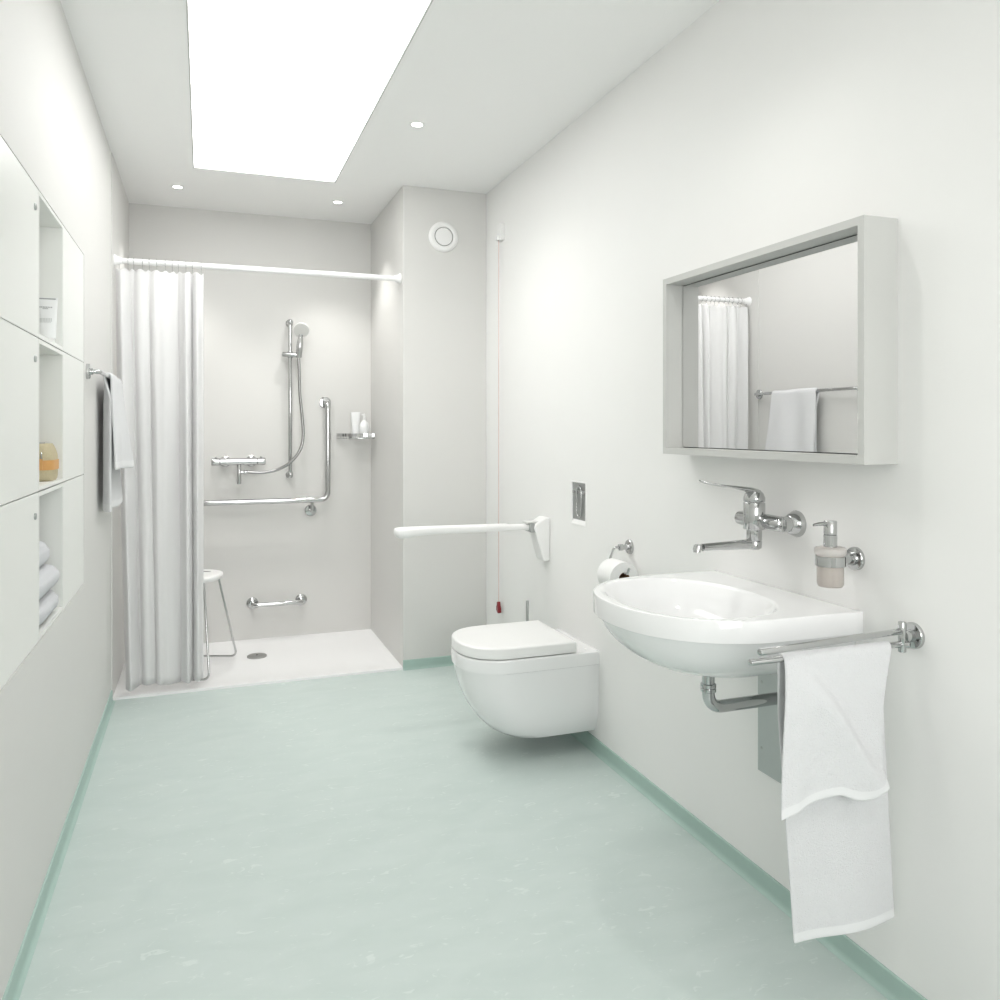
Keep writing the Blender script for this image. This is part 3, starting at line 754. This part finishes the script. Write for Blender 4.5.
def inset(d, z, sx=1.0, sy=1.0, back=None, c=cen):
    o = []
    n_ = len(outl)
    for i, p in enumerate(outl):
        a, b = outl[(i-1) % n_], outl[(i+1) % n_]; tt = (b - a).normalized(); nn_ = V((-tt.y, tt.x, 0))
        if nn_.dot(c - p) < 0: nn_ = -nn_
        q = p + nn_ * d
        if i in (0, NB) : q = p + V((-0, -d if i == 0 else d, 0))
        q.x = min(q.x, 1.478)
        q = V((c.x + (q.x - c.x) * sx, c.y + (q.y - c.y) * sy, z))
        if back is not None: q.x = min(q.x, back)
        o.append(q)
    return o
def ell(cx, a, b, z, k, bk=None, skew=0):
    """blend the outline with an ellipse-ish bowl; k = amount of ellipse"""
    o = []
    src = inset(0, z)
    for p in src:
        th = math.atan2((p.y - WY) / .30, (p.x - cen.x) / .28)
        c_, s_ = math.cos(th), math.sin(th)
        e = V((cx + a * math.copysign(abs(c_) ** .85, c_), WY + b * math.copysign(abs(s_) ** .85, s_), z))
        o.append(p.lerp(e, k))
    return o
t = thing('washbasin', 'wide white wall-hung ceramic washbasin under the mirror', 'washbasin', (XR, WY, .65))
bm = B(); R = []
# underside
def under(z, f, xb=1.478):
    """shrink the outline towards (1.30, WY) by f, keep the back on the wall"""
    o = []
    for p in outl:
        q = V((1.29 + (p.x - 1.29) * f[0] if p.x < 1.29 else 1.29 + (p.x - 1.29) * (1 if xb == 1.478 else f[0]), WY + (p.y - WY) * f[1], z)); q.x = min(q.x, xb); o.append(q)
    return o
R.append(under(.676, (.20, .22), 1.40)); R.append(under(.677, (.34, .36), 1.42)); R.append(under(.684, (.49, .50), 1.45)); R.append(under(.700, (.645, .64), 1.478)); R.append(under(.724, (.770, .755))); R.append(under(.750, (.860, .845))); R.append(under(.777, (.920, .912))); R.append(under(.801, (.955, .962)))
R.append(under(.807, (.962, .972)))
R.append(inset(.0015, .808)); R.append(inset(0, .810)); R.append(inset(0, .858)); R.append(inset(.0012, .861)); R.append(inset(.004, .862)); R.append(inset(.008, .862))
def bowl(cx, a, b, p, z):
    o = []
    for q in outl:
        d = V((q.x - 1.175, q.y - WY)).normalized() if False else Vector((q.x - 1.175, (q.y - WY)))
        d = d.normalized(); r = (abs(d.x / a) ** p + abs(d.y / b) ** p) ** (-1 / p)
        o.append(V((cx + d.x * r, WY + d.y * r, z)))
    return o
for a_ in ((1.176, .198, .2600, 2.32, .862), (1.176, .1955, .2575, 2.31, .8618), (1.1765, .193, .255, 2.30, .8611), (1.177, .190, .252, 2.3, .8597), (1.178, .1865, .249, 2.3, .857), (1.179, .1825, .2455, 2.3, .852), (1.180, .177, .240, 2.28, .843), (1.182, .170, .232, 2.26, .832), (1.184, .163, .224, 2.25, .820), (1.190, .147, .203, 2.2, .792), (1.200, .118, .165, 2.1, .768), (1.212, .082, .115, 2, .754), (1.224, .048, .060, 2, .747), (1.230, .0215, .0215, 2, .745)): R.append(bowl(*a_))
rings_to(bm, R); obj('basin', bm, 'ceramic', t, smooth=28)
bm = B(); lathe(bm, (1.230, WY, .744), (0, 0, 1), [(0, .021), (.003, .024), (.005, .022), (.005, .008), (.003, 0)], 32); dr = obj('drain', bm, 'chrome', t)
# ------------------------------------------------------------------ basin waste pipe and plate
t = thing('waste_pipe', 'chrome waste pipe bending from under the washbasin to the wall plate', 'pipe', (1.25, WY, .55))
bm = B(); tube(bm, fillet([(1.250, WY, .680), (1.250, WY, .561), (XR - .003, WY, .561)], .045, 10), .0165, 28); obj('pipe', bm, 'chrome', t)
bm = B(); cyl(bm, (1.250, WY, .664), (1.250, WY, .682), .026, 32, .002); obj('collar', bm, 'chrome', t)
bm = B(); lathe(bm, (1.250, WY, .604), (0, 0, 1), [(0, .0168), (.002, .0205), (.009, .0205), (.011, .0185), (.013, .0205), (.021, .0205), (.023, .0168)], 32); obj('union_nut', bm, 'chrome', t)
t = thing('access_plate', 'flat steel access plate on the wall behind the waste pipe', 'plate', (XR, 1.81, .33))
bm = B(); box(bm, (XR - .004, 1.728, .332), (XR, 1.896, .700)); obj('panel', bm, 'steel', t, bevel=.0006)
for y in (1.880, 1.744):
    for z in (.40, .585):
        bm = B(); lathe(bm, (XR - .004, y, z), (-1, 0, 0), [(0, .0045), (.0012, .004), (.0015, 0)], 14); obj('screw', bm, 'drain', t)

# ------------------------------------------------------------------ wall-mounted basin tap
fx, fy, fz = 1.399, 1.815, 1.046
t = thing('basin_tap', 'chrome wall-mounted lever tap with long spout above the washbasin', 'tap', (XR, fy, fz))
bm = B(); lathe(bm, (fx, fy, .996), (0, 0, 1), [(0, .019), (.002, .0205), (.028, .0205), (.030, .0275), (.032, .0290), (.101, .0290), (.103, .0275)], 40); cyl(bm, (1.38, fy, fz), (1.425, fy, fz), .021, 28)
obj('body', bm, 'chrome', t)
bm = B(); lathe(bm, (1.428, fy - .086, fz), (0, 1, 0), [(0, .014), (.004, .019), (.020, .0205), (.086, .022), (.168, .0205), (.186, .019), (.192, .013)], 32); obj('cross_body', bm, 'chrome', t)
for y in (fy - .076, fy + .088):
    bm = B(); lathe(bm, (XR, y, fz), (-1, 0, 0), [(0, .035), (.003, .0355), (.028, .024), (.030, .0205), (.050, .0205)], 36); fl = obj('wall_union', bm, 'chrome', t)
# spout
bm = B(); lathe(bm, (fx, fy, .972), (0, 0, 1), [(0, .014), (.004, .0195), (.021, .0205), (.0238, .019)], 32)
tube(bm, [(fx, fy, .986), (fx - .05, fy, .986), (fx - .11, fy, .9855), (fx - .164, fy, .985)], .01, 20, rf=lambda f: .0140 - .0042 * f)
sp = obj('spout', bm, 'chrome', t)
bm = B(); lathe(bm, (1.222, fy, .993), (-.22, 0, -1), [(0, .0085), (.002, .0115), (.014, .012), (.0145, .010), (.020, .010), (.020, 0)], 24); obj('aerator', bm, 'chrome', sp)
# lever
bm = B()
def lev(x, z, hw, hh, n=24): return [V((x, fy + hw * math.cos(2*PI*i/n), z + hh * math.sin(2*PI*i/n))) for i in range(n)]
lathe(bm, (fx, fy, 1.101), (0, 0, 1), [(0, .0275), (.0015, .0290), (.010, .0288), (.022, .0245), (.031, .016), (.035, .005), (.0352, 0)], 36)
pts = [(fx + .020, 1.114, .010, .008), (fx + .006, 1.124, .021, .012), (fx - .014, 1.132, .022, .009), (fx - .038, 1.137, .020, .006), (fx - .07, 1.142, .0175, .0044), (fx - .11, 1.147, .0160, .0038), (fx - .145, 1.153, .0145, .0032), (fx - .165, 1.1580, .0110, .0028), (fx - .172, 1.161, .005, .002)]
rings_to(bm, [lev(*p) for p in pts]); obj('lever', bm, 'chrome', t, smooth=50)

# ------------------------------------------------------------------ soap dispenser
sx, sy = 1.400, 1.533
t = thing('soap_dispenser', 'frosted glass soap dispenser with chrome pump in a wall ring', 'soap dispenser', (XR, sy, .92))
bm = B(); lathe(bm, (sx, sy, .9255), (0, 0, 1), [(0, .022), (.002, .0265), (.006, .0285), (.060, .0285), (.066, .0290)], 40); obj('liquid_soap', bm, 'soapliq', t)
bm = B(); lathe(bm, (sx, sy, .9225), (0, 0, 1), [(0, .020), (.001, .027), (.006, .0305), (.074, .0305), (.077, .0350), (.081, .0365), (.088, .0365), (.093, .0345), (.095, .028), (.095, .01)], 48); obj('glass_cup', bm, 'soap', t, smooth=50)
bm = B(); ringtube(bm, (sx, sy, .9725), (0, 0, 1), .0235, .0310, .0345); cyl(bm, (sx + .034, sy, .985), (XR - .006, sy, .985), .011, 20); obj('holder_ring', bm, 'chrome', t)
bm = B(); lathe(bm, (XR, sy, .985), (-1, 0, 0), [(0, .028), (.006, .028), (.009, .026), (.010, .016), (.020, .015)], 36); obj('flange', bm, 'chrome', t)
bm = B(); lathe(bm, (sx, sy, 1.0175), (0, 0, 1), [(0, .0155), (.028, .0155), (.029, .0138), (.030, .0150), (.060, .0150), (.062, .0135), (.062, 0)], 32); tube(bm, [(sx - .010, sy, 1.073), (sx - .035, sy, 1.073), (sx - .050, sy, 1.071)], .004, 12, rf=lambda f: .0052 - .0022*f)
obj('pump', bm, 'chrome', t)

# ------------------------------------------------------------------ mirror in a deep box frame
t = thing('wall_mirror', 'large mirror in a deep pale grey box frame above the washbasin', 'mirror', (XR, 1.83, 1.22))
MX, my0, my1, mz0, mz1, fw = 1.380, 1.408, 2.247, 1.218, 1.775, .019
bm = B()
box(bm, (MX, my0, mz1 - fw), (XR, my1, mz1)); box(bm, (MX, my0, mz0), (XR, my1, mz0 + fw))
box(bm, (MX, my0, mz0 + fw), (XR, my0 + fw, mz1 - fw)); box(bm, (MX, my1 - fw, mz0 + fw), (XR, my1, mz1 - fw))
obj('box_frame', bm, 'frame', t, smooth=0)
bm = B(); box(bm, (1.444, my0 + fw, mz0 + fw), (XR - .002, my1 - fw, mz1 - fw)); obj('backing', bm, 'mirrordark', t, smooth=0)
bm = B(); box(bm, (1.440, my0 + fw + .003, mz0 + fw + .003), (1.4438, my1 - fw - .003, mz1 - fw - .003)); obj('mirror_glass', bm, 'mirror', t, smooth=0)

# ------------------------------------------------------------------ right towel holder with two swivel bars
hx_, hy_ = 1.444, 1.364
t = thing('swivel_towel_holder', 'chrome wall towel holder with two swivel bars right of the washbasin', 'towel rail', (XR, hy_, .838))
bm = B(); lathe(bm, (XR, hy_, .840), (-1, 0, 0), [(0, .029), (.005, .029), (.008, .027), (.009, .014), (.030, .013)], 36); obj('flange', bm, 'chrome', t)
bm = B(); cyl(bm, (hx_, hy_, .807), (hx_, hy_, .873), .0085, 24, .001); obj('pivot_pin', bm, 'chrome', t)
bm = B(); cyl(bm, (1.444, 1.364, .8525), (1.040, 1.333, .8525), .0068, 20, .001); obj('bar', bm, 'chrome', t)
bm = B(); cyl(bm, (1.444, 1.364, .824), (1.040, 1.363, .824), .0068, 20, .001); cyl(bm, (1.444, 1.364, .824), (1.452, 1.350, .824), .0068, 20, .001); obj('bar', bm, 'chrome', t)
def sg(x): return 1 / (1 + math.exp(-max(-40, min(40, x))))
def PR(u, v):
    o, z, k, side = prof(v, .330, .62, .0105)
    x = 1.117 + (.287) * u
    if side > 0:       # near flap, towards the camera
        y = -o - k * .006 - .006 * k * math.sin(u * 5.2 - k * 2.2)
        dd = u - (.13 + .90 * k)                       # diagonal crease, lower left part bulges
        w = min(1, 3 * k) * sg((1.08 - k) * 14)
        y -= .032 * w * sg(-dd / .024) * math.exp(-max(0, -dd) / .22)
        y -= .008 * math.exp(-((u - .14) / .07) ** 2) * k
        x += -.010 * k * (1 - u) - .026 * u * math.sin(PI * .5 * min(1, k * 1.6)) - .004 * u * k
        z += k * (.036 * math.sin(PI * .5 * min(1, u / .55)) - (.018 * math.sin(PI * (u - .55) / .45) if u > .55 else 0))
    elif side < 0:
        y = -o + .012 * min(1, k*5) + .008 * k * math.sin(u * 6 + 1)
        x += .058 * k - .012 * k * u
    else: y = -o
    return V((x, hy_ + y, .824 + z))
tw = drape('hand_towel', PR, 30, 84, ['terry', 'hem'], .0055)
tag(tw, 'white terry towel hanging over the swivel bar right of the washbasin', 'towel')

for o in bpy.data.objects:
    if '_local' in o: del o['_local']

# ------------------------------------------------------------------ sky and added window fill
W = bpy.data.worlds.new('World'); S.world = W; W.use_nodes = True
W.node_tree.nodes['Background'].inputs[0].default_value = (0.98, 0.99, 1.0, 1)
W.node_tree.nodes['Background'].inputs[1].default_value = 1.8
L = bpy.data.lights.new('window_fill', 'AREA'); L.shape = 'RECTANGLE'; L.size = 1.15; L.size_y = 1.25; L.energy = 31; L.color = (1, .99, .98)
lo = bpy.data.objects.new('window_fill', L); COL.objects.link(lo); lo.location = ((WX0+WX1)/2, YN - .20, (WZ0+WZ1)/2); lo.rotation_euler = (math.radians(90), 0, 0)  # area lamp added outside the unseen window to fill the room from behind

# ------------------------------------------------------------------ camera
cam = bpy.data.cameras.new('camera'); co = bpy.data.objects.new('camera', cam); COL.objects.link(co)
cam.sensor_width = 36; cam.lens = 36 * 807 / 1000; cam.shift_y = -0.072; cam.clip_start = .02
co.location = (0, 0, 1.3); co.rotation_euler = (math.radians(90), 0, -math.atan(296/807))
S.camera = co
S.view_settings.view_transform = 'Standard'; S.view_settings.look = 'None'
S.view_settings.exposure = 0.34; S.view_settings.gamma = 1; S.view_settings.use_curve_mapping = False
